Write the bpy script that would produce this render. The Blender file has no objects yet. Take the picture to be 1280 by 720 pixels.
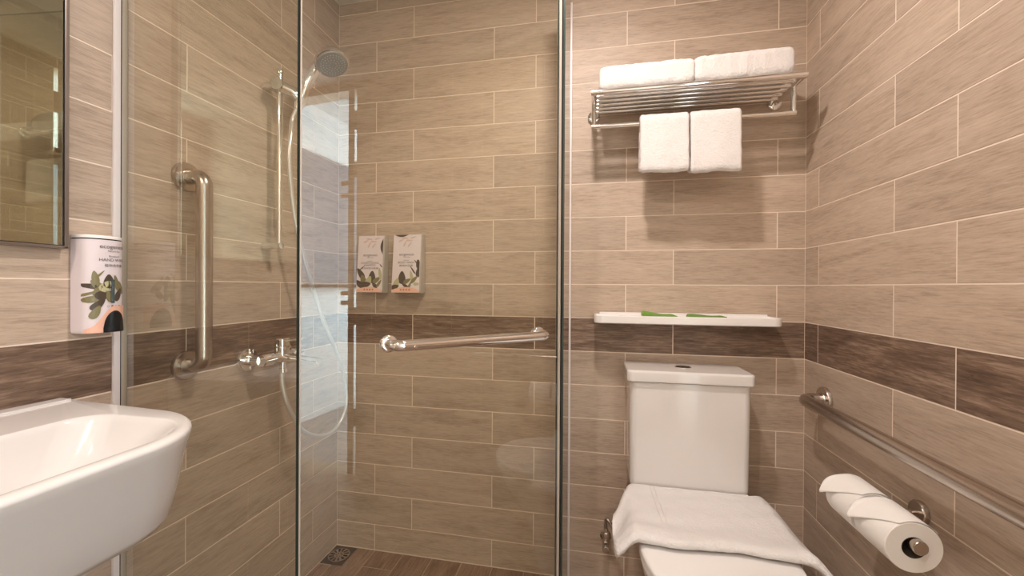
import bpy, bmesh, math, random
from math import pi, sin, cos
from mathutils import Vector, Matrix
random.seed(7)
S = bpy.context.scene
C = S.collection

# ------------------------------------------------------------------ camera, world, lamps, exposure
cam_d = bpy.data.cameras.new('camera'); cam = bpy.data.objects.new('camera', cam_d); C.objects.link(cam)
cam_d.sensor_width = 36; cam_d.lens = 506.9 / 1280 * 36; cam_d.clip_start = 0.02
_r = Vector((0.98083756, 0.19474727, 0.00558372)); _u = Vector((-0.00602592, 0.00167824, 0.99998044)); _f = Vector((-0.19473409, 0.98085202, -0.00281961))
cam.matrix_world = Matrix(((_r.x, _u.x, -_f.x, -0.70553), (_r.y, _u.y, -_f.y, -1.53871), (_r.z, _u.z, -_f.z, 1.1142), (0, 0, 0, 1)))
S.camera = cam
S.view_settings.view_transform = 'Standard'; S.view_settings.look = 'None'
S.view_settings.gamma = 1.0; S.view_settings.use_curve_mapping = False
S.view_settings.exposure = 0.07
wd = bpy.data.worlds.new('world'); S.world = wd; wd.use_nodes = True
wd.node_tree.nodes['Background'].inputs[0].default_value = (0.75, 0.86, 1.0, 1)
wd.node_tree.nodes['Background'].inputs[1].default_value = 0.3
MAIN_W, REAR_FILL_W, DAY_W = 13.5, 13.0, 240.0
LAMP_COL = (1.0, 0.88, 0.825)

def area(name, loc, rot, size, power, col, size_y=None, shape='DISK', spread=None):
    l = bpy.data.lights.new(name, 'AREA'); l.energy = power; l.color = col; l.shape = shape; l.size = size
    if size_y: l.size_y = size_y
    if spread: l.spread = spread
    o = bpy.data.objects.new(name, l); C.objects.link(o); o.location = loc; o.rotation_euler = rot
    return o
# daylight coming through the bedroom window beyond the doorway
area('bedroom_daylight', (1.35, -1.02, 1.5), (-pi/2, 0, 0), 1.5, DAY_W, (0.80, 0.95, 1.0), 1.6, 'RECTANGLE')

W = 1.7605          # room width; x runs from -W to 0, back wall at y = 0
YF = -2.5           # front wall
ZC = 2.3            # ceiling
ZF = 0.02           # floor level
# ------------------------------------------------------------------ materials
def mat(name):
    m = bpy.data.materials.new(name); m.use_nodes = True
    return m, m.node_tree.nodes, m.node_tree.links, m.node_tree.nodes['Principled BSDF']
def simple(name, col, rough=0.5, metal=0.0, bump=None, coat=0.0, spec=None, var=0.0):
    m, N, L, P = mat(name)
    P.inputs['Base Color'].default_value = (*col, 1); P.inputs['Roughness'].default_value = rough
    P.inputs['Metallic'].default_value = metal; P.inputs['Coat Weight'].default_value = coat
    tc = N.new('ShaderNodeTexCoord'); nz = N.new('ShaderNodeTexNoise'); L.new(tc.outputs['Object'], nz.inputs['Vector'])
    nz.inputs['Scale'].default_value = bump[0] if bump else 30.0; nz.inputs['Detail'].default_value = 4
    mr = N.new('ShaderNodeMapRange'); L.new(nz.outputs['Fac'], mr.inputs['Value'])
    dv = min(0.04, rough*0.15); mr.inputs['To Min'].default_value = rough - dv; mr.inputs['To Max'].default_value = rough + dv
    if metal < 0.5: L.new(mr.outputs['Result'], P.inputs['Roughness'])
    if bump:
        b = N.new('ShaderNodeBump'); b.inputs['Strength'].default_value = bump[1]; b.inputs['Distance'].default_value = bump[2]
        L.new(nz.outputs['Fac'], b.inputs['Height']); L.new(b.outputs['Normal'], P.inputs['Normal'])
    return m
def tile_mat(name, c1, c2, c3, rough, dark=False):
    m, N, L, P = mat(name)
    tc = N.new('ShaderNodeTexCoord'); oi = N.new('ShaderNodeObjectInfo')
    cmb = N.new('ShaderNodeCombineXYZ')
    for i, k in enumerate((37.0, 61.0, 17.0)):
        mm = N.new('ShaderNodeMath'); mm.operation = 'MULTIPLY'; mm.inputs[1].default_value = k
        L.new(oi.outputs['Random'], mm.inputs[0]); L.new(mm.outputs[0], cmb.inputs[i])
    add = N.new('ShaderNodeVectorMath'); L.new(tc.outputs['Object'], add.inputs[0]); L.new(cmb.outputs[0], add.inputs[1])
    def noise(sx, sy, scale, det, rough_=0.6, dist=0.0):
        mp = N.new('ShaderNodeMapping'); mp.inputs['Scale'].default_value = (sx, sy, 1)
        L.new(add.outputs[0], mp.inputs['Vector'])
        n = N.new('ShaderNodeTexNoise'); n.inputs['Scale'].default_value = scale; n.inputs['Detail'].default_value = det
        n.inputs['Roughness'].default_value = rough_; n.inputs['Distortion'].default_value = dist
        L.new(mp.outputs[0], n.inputs['Vector']); return n
    fine = noise(0.09, 1.0, 250 if not dark else 190, 6, 0.7, 0.3)
    broad = noise(0.16, 1.0, 26, 3, 0.55, 0.8)
    ramp = N.new('ShaderNodeValToRGB'); e = ramp.color_ramp.elements
    e[0].position = 0.34; e[0].color = (*c1, 1); e[1].position = 0.66; e[1].color = (*c3, 1)
    mid = ramp.color_ramp.elements.new(0.5); mid.color = (*c2, 1)
    mx = N.new('ShaderNodeMath'); mx.operation = 'MULTIPLY_ADD'; mx.inputs[1].default_value = 0.62
    m2 = N.new('ShaderNodeMath'); m2.operation = 'MULTIPLY'; m2.inputs[1].default_value = 0.38
    L.new(broad.outputs['Fac'], m2.inputs[0]); L.new(fine.outputs['Fac'], mx.inputs[0]); L.new(m2.outputs[0], mx.inputs[2])
    L.new(mx.outputs[0], ramp.inputs['Fac'])
    hsv = N.new('ShaderNodeHueSaturation'); mr = N.new('ShaderNodeMapRange')
    mr.inputs['To Min'].default_value = 0.93; mr.inputs['To Max'].default_value = 1.07
    L.new(oi.outputs['Random'], mr.inputs['Value']); L.new(mr.outputs['Result'], hsv.inputs['Value'])
    L.new(ramp.outputs['Color'], hsv.inputs['Color']); L.new(hsv.outputs['Color'], P.inputs['Base Color'])
    rr = N.new('ShaderNodeMapRange'); L.new(fine.outputs['Fac'], rr.inputs['Value'])
    rr.inputs['To Min'].default_value = rough + 0.08; rr.inputs['To Max'].default_value = rough - 0.06
    L.new(rr.outputs['Result'], P.inputs['Roughness'])
    b = N.new('ShaderNodeBump'); b.inputs['Strength'].default_value = 0.35; b.inputs['Distance'].default_value = 0.0008
    L.new(fine.outputs['Fac'], b.inputs['Height']); L.new(b.outputs['Normal'], P.inputs['Normal'])
    return m
def glass_mat(name, tint, boost, ior=1.5):
    m, N, L, P = mat(name); N.remove(P); out = N['Material Output']
    tr = N.new('ShaderNodeBsdfTransparent'); tr.inputs[0].default_value = (*tint, 1)
    clear = N.new('ShaderNodeBsdfTransparent')
    gl = N.new('ShaderNodeBsdfGlossy'); gl.inputs['Roughness'].default_value = 0.0
    fr = N.new('ShaderNodeFresnel'); fr.inputs['IOR'].default_value = ior
    mu = N.new('ShaderNodeMath'); mu.operation = 'MULTIPLY'; mu.inputs[1].default_value = boost; mu.use_clamp = True
    L.new(fr.outputs[0], mu.inputs[0])
    mx = N.new('ShaderNodeMixShader'); L.new(mu.outputs[0], mx.inputs[0]); L.new(tr.outputs[0], mx.inputs[1]); L.new(gl.outputs[0], mx.inputs[2])
    ge = N.new('ShaderNodeNewGeometry'); m2 = N.new('ShaderNodeMixShader')
    L.new(ge.outputs['Backfacing'], m2.inputs[0]); L.new(mx.outputs[0], m2.inputs[1]); L.new(clear.outputs[0], m2.inputs[2])
    L.new(m2.outputs[0], out.inputs['Surface'])
    return m
def emit(name, col, st):
    m, N, L, P = mat(name)
    P.inputs['Base Color'].default_value = (*col, 1)
    P.inputs['Emission Color'].default_value = (*col, 1); P.inputs['Emission Strength'].default_value = st
    return m
def towel_mat(name, col):
    m, N, L, P = mat(name)
    P.inputs['Base Color'].default_value = (*col, 1); P.inputs['Roughness'].default_value = 0.95
    P.inputs['Sheen Weight'].default_value = 0.1; P.inputs['Sheen Roughness'].default_value = 0.5
    tc = N.new('ShaderNodeTexCoord')
    v = N.new('ShaderNodeTexVoronoi'); v.inputs['Scale'].default_value = 380; L.new(tc.outputs['Object'], v.inputs['Vector'])
    n = N.new('ShaderNodeTexNoise'); n.inputs['Scale'].default_value = 140; n.inputs['Detail'].default_value = 5; L.new(tc.outputs['Object'], n.inputs['Vector'])
    a = N.new('ShaderNodeMath'); a.operation = 'MULTIPLY_ADD'; a.inputs[1].default_value = -0.35
    L.new(v.outputs['Distance'], a.inputs[0]); L.new(n.outputs['Fac'], a.inputs[2])
    b = N.new('ShaderNodeBump'); b.inputs['Strength'].default_value = 0.75; b.inputs['Distance'].default_value = 0.003
    L.new(a.outputs[0], b.inputs['Height']); L.new(b.outputs['Normal'], P.inputs['Normal'])
    return m

M = {}
M['tile'] = tile_mat('beige_wood_grain_tile', (0.36, 0.268, 0.195), (0.51, 0.40, 0.31), (0.61, 0.49, 0.385), 0.46)
M['tile_dark'] = tile_mat('brown_wood_grain_tile', (0.075, 0.045, 0.03), (0.20, 0.13, 0.09), (0.40, 0.285, 0.21), 0.46, True)
M['tile_floor'] = tile_mat('floor_wood_grain_tile', (0.13, 0.078, 0.05), (0.26, 0.165, 0.11), (0.38, 0.26, 0.185), 0.42, True)
M['grout'] = simple('grout', (0.86, 0.74, 0.62), 0.9, bump=(300, 0.3, 0.0005))
M['floor_grout'] = simple('floor_grout', (0.46, 0.36, 0.27), 0.9, bump=(300, 0.3, 0.0005))
M['paint'] = simple('white_paint', (0.80, 0.77, 0.72), 0.8, bump=(60, 0.1, 0.001))
M['ceramic'] = simple('white_ceramic', (0.79, 0.762, 0.745), 0.12, coat=0.5)
M['plastic'] = simple('white_plastic', (0.86, 0.84, 0.82), 0.22, coat=0.2)
M['chrome'] = simple('chrome', (0.86, 0.85, 0.84), 0.07, 1.0)
M['steel'] = simple('brushed_steel', (0.56, 0.50, 0.45), 0.27, 1.0)
M['dark_metal'] = simple('dark_metal', (0.16, 0.13, 0.11), 0.4, 1.0)
M['black'] = simple('black_plastic', (0.012, 0.012, 0.014), 0.15)
M['hole'] = simple('dark_hole', (0.008, 0.007, 0.006), 0.9)
M['glass'] = glass_mat('shower_glass', (0.955, 0.95, 0.885), 2.5)
M['edge'] = simple('green_glass_edge', (0.035, 0.055, 0.048), 0.12, coat=0.5)
M['seal'] = simple('clear_seal', (0.52, 0.46, 0.40), 0.3)
M['channel'] = simple('pale_aluminium', (0.86, 0.81, 0.80), 0.35, 0.1)
M['mirror'] = simple('silvered_mirror', (0.62, 0.63, 0.50), 0.004, 1.0)
M['frame'] = simple('mirror_frame', (0.33, 0.28, 0.25), 0.3, 0.9)
M['towel'] = towel_mat('white_terry', (0.79, 0.765, 0.75))
M['towel_seam'] = simple('towel_hem', (0.80, 0.77, 0.75), 0.9, bump=(500, 0.4, 0.001))
M['paper'] = simple('toilet_paper', (0.88, 0.86, 0.83), 0.95, bump=(250, 0.25, 0.0006))
M['card'] = simple('cardboard_core', (0.10, 0.075, 0.055), 0.9)
M['grey_face'] = simple('grey_spray_face', (0.30, 0.30, 0.30), 0.4)
M['nozzle'] = simple('pale_rubber_nozzle', (0.72, 0.72, 0.70), 0.6)
M['hose'] = simple('pale_metal_hose', (0.68, 0.655, 0.62), 0.28, 0.55)
M['braid'] = simple('braided_hose', (0.45, 0.38, 0.33), 0.3, 1.0, bump=(900, 0.6, 0.001))
M['label_white'] = simple('label_lilac_white', (0.80, 0.72, 0.74), 0.35)
M['disp_body'] = simple('dispenser_grey_body', (0.52, 0.47, 0.41), 0.4)
M['disp_lilac'] = simple('dispenser_lilac_body', (0.76, 0.68, 0.70), 0.35)
M['peach'] = simple('print_peach', (0.86, 0.50, 0.37), 0.4)
M['leaf_dark'] = simple('print_dark_leaf', (0.075, 0.055, 0.038), 0.4)
M['leaf_olive'] = simple('print_olive_leaf', (0.22, 0.19, 0.09), 0.4)
M['leaf_green'] = simple('print_pale_leaf', (0.50, 0.47, 0.28), 0.4)
M['leaf_pink'] = simple('print_pink_leaf', (0.70, 0.53, 0.50), 0.4)
M['ink'] = simple('print_ink', (0.10, 0.07, 0.075), 0.5)
M['window_strip'] = simple('level_window', (0.07, 0.09, 0.09), 0.12)
M['soap_green'] = simple('green_packet', (0.16, 0.33, 0.05), 0.45, bump=(80, 0.4, 0.002))
M['soap_green2'] = simple('dark_green_packet', (0.13, 0.26, 0.045), 0.45, bump=(80, 0.4, 0.002))
M['brown_wood'] = simple('brown_door_veneer', (0.20, 0.12, 0.07), 0.45, bump=(40, 0.2, 0.001))
M['carpet'] = simple('bedroom_floor', (0.35, 0.33, 0.32), 0.9)
M['blue_grey'] = simple('blue_grey_panel', (0.17, 0.20, 0.25), 0.35)
M['white_wall'] = simple('bedroom_wall', (0.84, 0.86, 0.86), 0.85)
M['lamp_on'] = emit('lamp_lens', (1.0, 0.85, 0.68), 20.0)
M['lamp_trim'] = simple('lamp_trim', (0.8, 0.78, 0.75), 0.4)

# ------------------------------------------------------------------ helpers
def setp(o, label=None, cat=None, group=None, kind=None):
    if label: o['label'] = label
    if cat: o['category'] = cat
    if group: o['group'] = group
    if kind: o['kind'] = kind
    return o
def thing(name, loc, label, cat, group=None, rz=0.0):
    o = bpy.data.objects.new(name, None); C.objects.link(o); o.location = loc; o.rotation_euler = (0, 0, rz)
    o.empty_display_size = 0.05
    return setp(o, label, cat, group)
def obj(name, bm, mats, parent=None, smooth=True, angle=40, world=True):
    """link a bmesh as one object; when parent is given and world=True the mesh is in room coordinates"""
    if not isinstance(mats, (list, tuple)): mats = [mats]
    me = bpy.data.meshes.new(name)
    bmesh.ops.recalc_face_normals(bm, faces=bm.faces) if getattr(bm, 'fixn', True) is True else None
    bm.to_mesh(me); bm.free()
    for m in mats: me.materials.append(m)
    if smooth:
        me.shade_smooth(); me.set_sharp_from_angle(angle=math.radians(angle)); wn = True
    o = bpy.data.objects.new(name, me); C.objects.link(o)
    if smooth and angle < 75:
        w_ = o.modifiers.new('normals', 'WEIGHTED_NORMAL'); w_.keep_sharp = True
    if parent:
        o.parent = parent
        if world:
            mw = Matrix.Identity(4); p = parent; chain = []
            while p: chain.append(p); p = p.parent
            for q in reversed(chain): mw = mw @ q.matrix_parent_inverse @ Matrix.LocRotScale(q.location, q.rotation_euler, q.scale)
            o.matrix_parent_inverse = mw.inverted()
    return o
def top(name, bm, mats, label, cat, group=None, **k): return setp(obj(name, bm, mats, None, **k), label, cat, group)
def NB(): return bmesh.new()
def box(bm, x0, x1, y0, y1, z0, z1, bev=0.0, seg=2, mi=0):
    r = bmesh.ops.create_cube(bm, size=1.0, matrix=Matrix.Translation(((x0+x1)/2, (y0+y1)/2, (z0+z1)/2)) @ Matrix.Diagonal((abs(x1-x0), abs(y1-y0), abs(z1-z0), 1)))
    vs = r['verts']; fs = set(f for v in vs for f in v.link_faces)
    for f in fs: f.material_index = mi
    if bev > 0:
        es = list(set(e for v in vs for e in v.link_edges))
        g = bmesh.ops.bevel(bm, geom=es, offset=bev, segments=seg, profile=0.5, affect='EDGES')
        for f in g['faces']: f.material_index = mi
    return bm
def rings(bm, R, cap0=True, cap1=True, mi=0, closed=True):
    vs = [[bm.verts.new(p) for p in r] for r in R]
    n = len(R[0])
    for a, b in zip(vs[:-1], vs[1:]):
        for i in range(n if closed else n-1):
            j = (i+1) % n
            try: f = bm.faces.new((a[i], a[j], b[j], b[i])); f.material_index = mi
            except ValueError: pass
    for flag, r in ((cap0, vs[0]), (cap1, vs[-1])):
        if flag:
            f = bm.faces.new(r); f.material_index = mi
    return vs
def frames(pts):
    P = [Vector(p) for p in pts]; T = []
    for i in range(len(P)):
        a = P[max(i-1, 0)]; b = P[min(i+1, len(P)-1)]; T.append((b-a).normalized())
    ref = Vector((0, 0, 1)) if abs(T[0].z) < 0.9 else Vector((1, 0, 0))
    n = (ref - T[0]*ref.dot(T[0])).normalized(); out = []
    for i in range(len(P)):
        if i: n = (n - T[i]*n.dot(T[i])).normalized()
        out.append((P[i], T[i], n, T[i].cross(n)))
    return out
def tube(bm, pts, r, seg=16, mi=0, cap=True):
    rr = r if isinstance(r, (list, tuple)) else [r]*len(pts)
    R = [[p + n*cos(2*pi*k/seg)*q + b*sin(2*pi*k/seg)*q for k in range(seg)] for (p, t, n, b), q in zip(frames(pts), rr)]
    rings(bm, R, cap, cap, mi); return bm
def fillet(pts, rad, n=8):
    P = [Vector(p) for p in pts]; out = [P[0]]
    for i in range(1, len(P)-1):
        a = (P[i-1]-P[i]).normalized(); b = (P[i+1]-P[i]).normalized(); ang = a.angle(b)
        d = min(rad/math.tan(ang/2), (P[i-1]-P[i]).length*0.49, (P[i+1]-P[i]).length*0.49)
        s = P[i]+a*d; e = P[i]+b*d; q = d*math.tan(ang/2)
        c = P[i] + (a+b).normalized()*(q/ sin(ang/2))
        v0 = s-c; v1 = e-c; tot = v0.angle(v1)
        for k in range(n+1):
            t = k/n; out.append(c + (v0*sin((1-t)*tot) + v1*sin(t*tot))/sin(tot))
    out.append(P[-1]); return out
def cat_rom(pts, n=10):
    P = [Vector(p) for p in pts]; P = [P[0]*2-P[1]] + P + [P[-1]*2-P[-2]]; out = []
    for i in range(1, len(P)-2):
        for k in range(n):
            t = k/n; a, b, c, d = P[i-1], P[i], P[i+1], P[i+2]
            out.append(0.5*((2*b) + (c-a)*t + (2*a-5*b+4*c-d)*t*t + (3*b-a-3*c+d)*t**3))
    out.append(P[-2]); return out
def lathe(bm, prof, origin, axis, seg=32, mi=0, cap0=True, cap1=True):
    """prof: list of (radius, distance along axis)"""
    ax = Vector(axis).normalized(); o = Vector(origin)
    ref = Vector((0, 0, 1)) if abs(ax.z) < 0.9 else Vector((1, 0, 0))
    n = (ref - ax*ref.dot(ax)).normalized(); b = ax.cross(n)
    rings(bm, [[o + ax*d + (n*cos(2*pi*k/seg) + b*sin(2*pi*k/seg))*r for k in range(seg)] for r, d in prof], cap0, cap1, mi); return bm
def rrect(x0, x1, y0, y1, r, z, n=8):
    """rounded rectangle ring, r = (r at x1y1, x0y1, x0y0, x1y0)"""
    if not isinstance(r, (list, tuple)): r = (r,)*4
    out = []
    for (cx, cy, sx, sy, q, a0) in ((x1, y1, -1, -1, r[0], 0), (x0, y1, 1, -1, r[1], 90), (x0, y0, 1, 1, r[2], 180), (x1, y0, -1, 1, r[3], 270)):
        for k in range(n+1):
            a = math.radians(a0 + 90*k/n); out.append(Vector((cx+sx*q+cos(a)*q, cy+sy*q+sin(a)*q, z)))
    return out
def poly(bm, pts, mi=0, thick=None):
    f = bm.faces.new([bm.verts.new(p) for p in pts]); f.material_index = mi
    return f
def clouds(me_obj, strength, size, depth=3, mid=0.5):
    t = bpy.data.textures.new('wrinkle', 'CLOUDS'); t.noise_scale = size; t.noise_depth = depth
    d = me_obj.modifiers.new('wrinkle', 'DISPLACE'); d.texture = t; d.strength = strength; d.mid_level = mid; d.texture_coords = 'LOCAL'
    return d

# ------------------------------------------------------------------ the setting: tiled walls
G = 0.0032       # grout width
def cut_len(joint, i0, i1):
    """tile spans between i0 and i1 with joints at joint + 0.5 k"""
    k0 = math.floor((i0 - joint)/0.5) ; xs = [i0]
    x = joint + 0.5*(k0+1)
    while x < i1 - 0.004:
        if x > i0 + 0.004: xs.append(x)
        x += 0.5
    xs.append(i1); return list(zip(xs[:-1], xs[1:]))
MESH = {}
def tile_mesh(L_, H_, m, th=0.0006):
    key = (round(L_, 4), round(H_, 4), m.name)
    if key not in MESH:
        bm = NB(); a = 0.0003
        x0, x1, y0, y1 = G/2, L_-G/2, G/2, H_-G/2
        lo = [bm.verts.new(p) for p in ((x0, y0, 0), (x1, y0, 0), (x1, y1, 0), (x0, y1, 0))]
        mi_ = [bm.verts.new(p) for p in ((x0, y0, th-a), (x1, y0, th-a), (x1, y1, th-a), (x0, y1, th-a))]
        hi = [bm.verts.new(p) for p in ((x0+a, y0+a, th), (x1-a, y0+a, th), (x1-a, y1-a, th), (x0+a, y1-a, th))]
        for A, B in ((lo, mi_), (mi_, hi)):
            for i in range(4): bm.faces.new((A[i], A[(i+1) % 4], B[(i+1) % 4], B[i]))
        bm.faces.new(hi)
        me = bpy.data.meshes.new('tile'); bm.to_mesh(me); bm.free(); me.materials.append(m); MESH[key] = me
    return MESH[key]
def put_tile(parent, mw, L_, H_, m, th=0.0007, name='tile'):
    o = bpy.data.objects.new(name, tile_mesh(L_, H_, m, th)); C.objects.link(o); o.parent = parent; o.matrix_local = mw
    return o
def tile_wall(wall, axis, u0, u1, jodd, jeven, holes=()):
    """axis 'x': back wall (u = x);  'yl': left wall;  'yr': right wall (u = y)"""
    for i in range(0, 19):
        z0 = max(i*0.125, ZF); z1 = min((i+1)*0.125, ZC)
        m = M['tile_dark'] if i == 7 else M['tile']
        for a, b in cut_len(jodd if i % 2 else jeven, u0, u1):
            segs = [(a, b)]
            for (h0, h1, hz) in holes:
                if z0 < hz - 0.02:
                    ns = []
                    for (p, q) in segs:
                        if q <= h0 or p >= h1: ns.append((p, q))
                        else:
                            if p < h0: ns.append((p, h0))
                            if q > h1: ns.append((h1, q))
                    segs = ns
            for p, q in segs:
                if q - p < 0.006: continue
                if axis == 'x': mw = Matrix(((1, 0, 0, p), (0, 0, -1, 0), (0, 1, 0, z0), (0, 0, 0, 1)))
                elif axis == 'yr': mw = Matrix(((0, 0, -1, 0), (-1, 0, 0, q), (0, 1, 0, z0), (0, 0, 0, 1)))
                elif axis == 'yl': mw = Matrix(((0, 0, 1, -W), (1, 0, 0, p), (0, 1, 0, z0), (0, 0, 0, 1)))
                else: mw = Matrix(((-1, 0, 0, q), (0, 0, 1, YF), (0, 1, 0, z0), (0, 0, 0, 1)))
                put_tile(wall, mw, q-p, z1-z0, m)
T = 0.0016     # tile faces are flush with x=0,y=0,x=-W minus about this; grout sits back
wb = setp(obj('wall_back', box(NB(), -W-0.1, 0.1, 0.0, 0.1, 0, ZC+0.05), M['grout'], smooth=False), 'back wall of wood-look beige tiles with one brown band', kind='structure')
tile_wall(wb, 'x', -W, 0, -0.4219, -0.0865)
wl = setp(obj('wall_left', box(NB(), -W-0.1, -W, YF-0.1, 0.0, 0, ZC+0.05), M['grout'], smooth=False), 'left wall of wood-look beige tiles behind basin and shower', kind='structure')
tile_wall(wl, 'yl', YF, 0, -0.1535, -0.3235)
bm = NB(); DY0, DY1, DZ = -2.36, -1.70, 2.235
box(bm, 0, 0.1, DY1+0.012, 0.0, 0, ZC+0.05); box(bm, 0, 0.1, YF-0.1, DY0, 0, ZC+0.05); box(bm, 0, 0.1, DY0, DY1+0.012, DZ+0.02, ZC+0.05)
wr = setp(obj('wall_right', bm, M['grout'], smooth=False), 'right wall of wood-look beige tiles with the entrance opening', kind='structure')
tile_wall(wr, 'yr', YF, 0, -0.0821, -0.4115, holes=((DY0, DY1+0.012, DZ+0.02),))
wf = setp(obj('wall_front', box(NB(), -W-0.1, 0.1, YF-0.1, YF, 0, ZC+0.05), M['grout'], smooth=False), 'wall behind the camera in the same beige tiles', kind='structure')
tile_wall(wf, 'f', -W, 0, -0.4219, -0.0865)
setp(obj('ceiling', box(NB(), -W-0.1, 0.1, YF-0.1, 0.1, ZC, ZC+0.1), M['paint'], smooth=False), 'white painted bathroom ceiling', kind='structure')
fl = setp(obj('floor', box(NB(), -W-0.1, 0.1, YF-0.1, 0.1, -0.1, ZF-0.003), M['floor_grout'], smooth=False), 'brown wood-look tiled bathroom floor', kind='structure')
x = -1.7080; col_i = 0
cols = [(-W, -1.7080)]
while x < -0.01: cols.append((x, min(x+0.125, 0))); x += 0.125
offs = [-0.13, 0.0, -0.098, -0.348, -0.16]
for i, (a, b) in enumerate(cols):
    if b-a < 0.01: continue
    jo = (-0.118, -0.22, -0.098, -0.348)[i] if i < 4 else (-0.098 if i % 2 == 0 else -0.348)
    segs = cut_len(jo, YF, 0)
    for p, q in segs:
        if i == 0 and p > -0.14: continue                      # the drain takes this corner
        if i == 1 and False: continue
        mw = Matrix(((0, -1, 0, b), (1, 0, 0, p), (0, 0, 1, ZF-0.003), (0, 0, 0, 1)))
        put_tile(fl, mw, q-p, b-a, M['tile_floor'])

# bedroom beyond the doorway (seen reflected in the shower door)
setp(obj('wall_bedroom', box(NB(), 0.1, 3.0, -2.8, -2.7, 0, 2.6), M['white_wall'], smooth=False), 'white bedroom wall beyond the entrance', kind='structure')
bm = NB(); box(bm, 2.9, 3.0, -2.7, -0.9, 0, 2.6); setp(obj('wall_bedroom_end', bm, M['white_wall'], smooth=False), 'far white end wall of the bedroom', kind='structure')
bm = NB(); box(bm, 0.1, 0.55, -1.0, -0.9, 0, 2.6); box(bm, 2.15, 2.9, -1.0, -0.9, 0, 2.6); box(bm, 0.55, 2.15, -1.0, -0.9, 0, 0.65); box(bm, 0.55, 2.15, -1.0, -0.9, 2.35, 2.6)
setp(obj('wall_bedroom_window', bm, M['white_wall'], smooth=False), 'white bedroom wall around a window', kind='structure')
setp(obj('floor_bedroom', box(NB(), 0.1, 3.0, -2.8, -0.9, -0.1, ZF-0.003), M['carpet'], smooth=False), 'grey bedroom floor', kind='structure')
setp(obj('ceiling_bedroom', box(NB(), 0.1, 3.0, -2.8, -0.9, 2.6, 2.7), M['white_wall'], smooth=False), 'white bedroom ceiling', kind='structure')
t = thing('headboard', (0.95, -2.7, 0.0), 'blue-grey padded wall panel over a dark ledge, mirrored in the shower door', 'panel')
obj('panel', box(NB(), 0.2, 2.4, -2.697, -2.66, 1.14, 2.20, 0.006), M['blue_grey'], t)
obj('ledge', box(NB(), 0.2, 2.4, -2.697, -2.60, 1.10, 1.125, 0.003), M['black'], t)
# brown frame post of the entrance doorway with hinges across the lit gap and two latches
d1 = setp(obj('door_1', box(NB(), 0.001, 0.013, -1.747, -1.713, ZF, DZ+0.015, 0.001), M['brown_wood'], smooth=False), 'slim brown frame post of the entrance doorway', kind='structure')
for z, h_ in ((2.075, 0.055), (1.79, 0.045), (0.94, 0.05), (0.35, 0.05)):
    obj('hinge', box(NB(), 0.002, 0.012, -1.7125, -1.689, z-h_, z+h_, 0.001), M['brown_wood'], d1)
for z in (1.715, 1.645, 1.07, 1.015):
    obj('latch', box(NB(), 0.002, 0.02, -1.800, -1.7475, z-0.012, z+0.012, 0.002), M['brown_wood'], d1)

# ------------------------------------------------------------------ ceiling lamps
def downlight(x, y, power, label, r=0.05):
    t = thing('ceiling_downlight', (x, y, ZC), label, 'lamp', None)
    bm = NB(); lathe(bm, [(r+0.006, -0.0), (r+0.02, -0.0), (r+0.02, -0.006), (r+0.004, -0.010), (r+0.002, -0.002)], (x, y, ZC), (0, 0, 1), 40, cap0=False, cap1=False)
    obj('trim_ring', bm, M['lamp_trim'], t)
    bm = NB(); lathe(bm, [(r, -0.001), (r, -0.004)], (x, y, ZC), (0, 0, 1), 40); obj('lens', bm, M['lamp_on'], t)
    l = area('lamp_light', (x, y, ZC-0.012), (0, 0, 0), r*2, power, LAMP_COL); l.parent = t; l.matrix_parent_inverse = Matrix.Translation((-x, -y, -ZC))
downlight(-0.73, -0.78, MAIN_W, 'round white recessed downlight over the middle of the bathroom')
downlight(-1.32, -2.05, REAR_FILL_W, 'added unseen fill light near the entrance, shaped as a round white downlight')  # unseen lamp added behind the camera to brighten the lower part of the room
t = thing('ceiling_vent', (-0.27, -0.16, ZC), 'square white exhaust fan grille on the ceiling above the toilet', 'vent')
obj('frame', rings_b := box(NB(), -0.40, -0.14, -0.29, -0.03, ZC-0.035, ZC, 0.012), M['plastic'], t)
for k in range(6):
    obj('slat', box(NB(), -0.37, -0.17, -0.265+k*0.04, -0.245+k*0.04, ZC-0.041, ZC-0.034, 0.001), M['plastic'], t)

# ------------------------------------------------------------------ shower enclosure (neo-angle)
GH = 2.17
PB = Vector((-1.305, -0.80, 0)); PD = Vector((-0.797, -0.343, 0))
def pane(bm, a, b, th, z0, z1, inset0=0.0, inset1=0.0, clear=()):
    a = Vector(a); b = Vector(b); d = (b-a).normalized(); n = Vector((d.y, -d.x, 0)); a = a + d*inset0; b = b - d*inset1
    c = [a+n*th/2, b+n*th/2, b-n*th/2, a-n*th/2]
    lo = [bm.verts.new((p.x, p.y, z0)) for p in c]; hi = [bm.verts.new((p.x, p.y, z1)) for p in c]
    for i in range(4):
        f = bm.faces.new((lo[i], lo[(i+1) % 4], hi[(i+1) % 4], hi[i])); f.material_index = 0 if i in (0, 2) or i in clear else 1
    bm.faces.new(lo).material_index = 1; bm.faces.new(hi).material_index = 1
t = thing('shower_screen', (-W+0.2, -0.80, ZF), 'fixed clear glass shower screen beside the white basin', 'screen', 'fixed glass panels of the shower')
bm = NB(); pane(bm, (-W+0.007, -0.80, 0), (PB.x, -0.80, 0), 0.008, ZF+0.004, GH, clear=(3,)); obj('pane', bm, [M['glass'], M['edge']], t, smooth=False)
obj('wall_channel', box(NB(), -W+0.001, -W+0.008, -0.824, -0.8115, ZF, GH, 0.001), M['channel'], t)
obj('gasket', box(NB(), -W+0.001, -W+0.007, -0.8112, -0.8095, ZF, GH), M['black'], t)
obj('seal', box(NB(), -W+0.001, -W+0.006, -0.8092, -0.796, ZF, GH), M['seal'], t)
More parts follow.
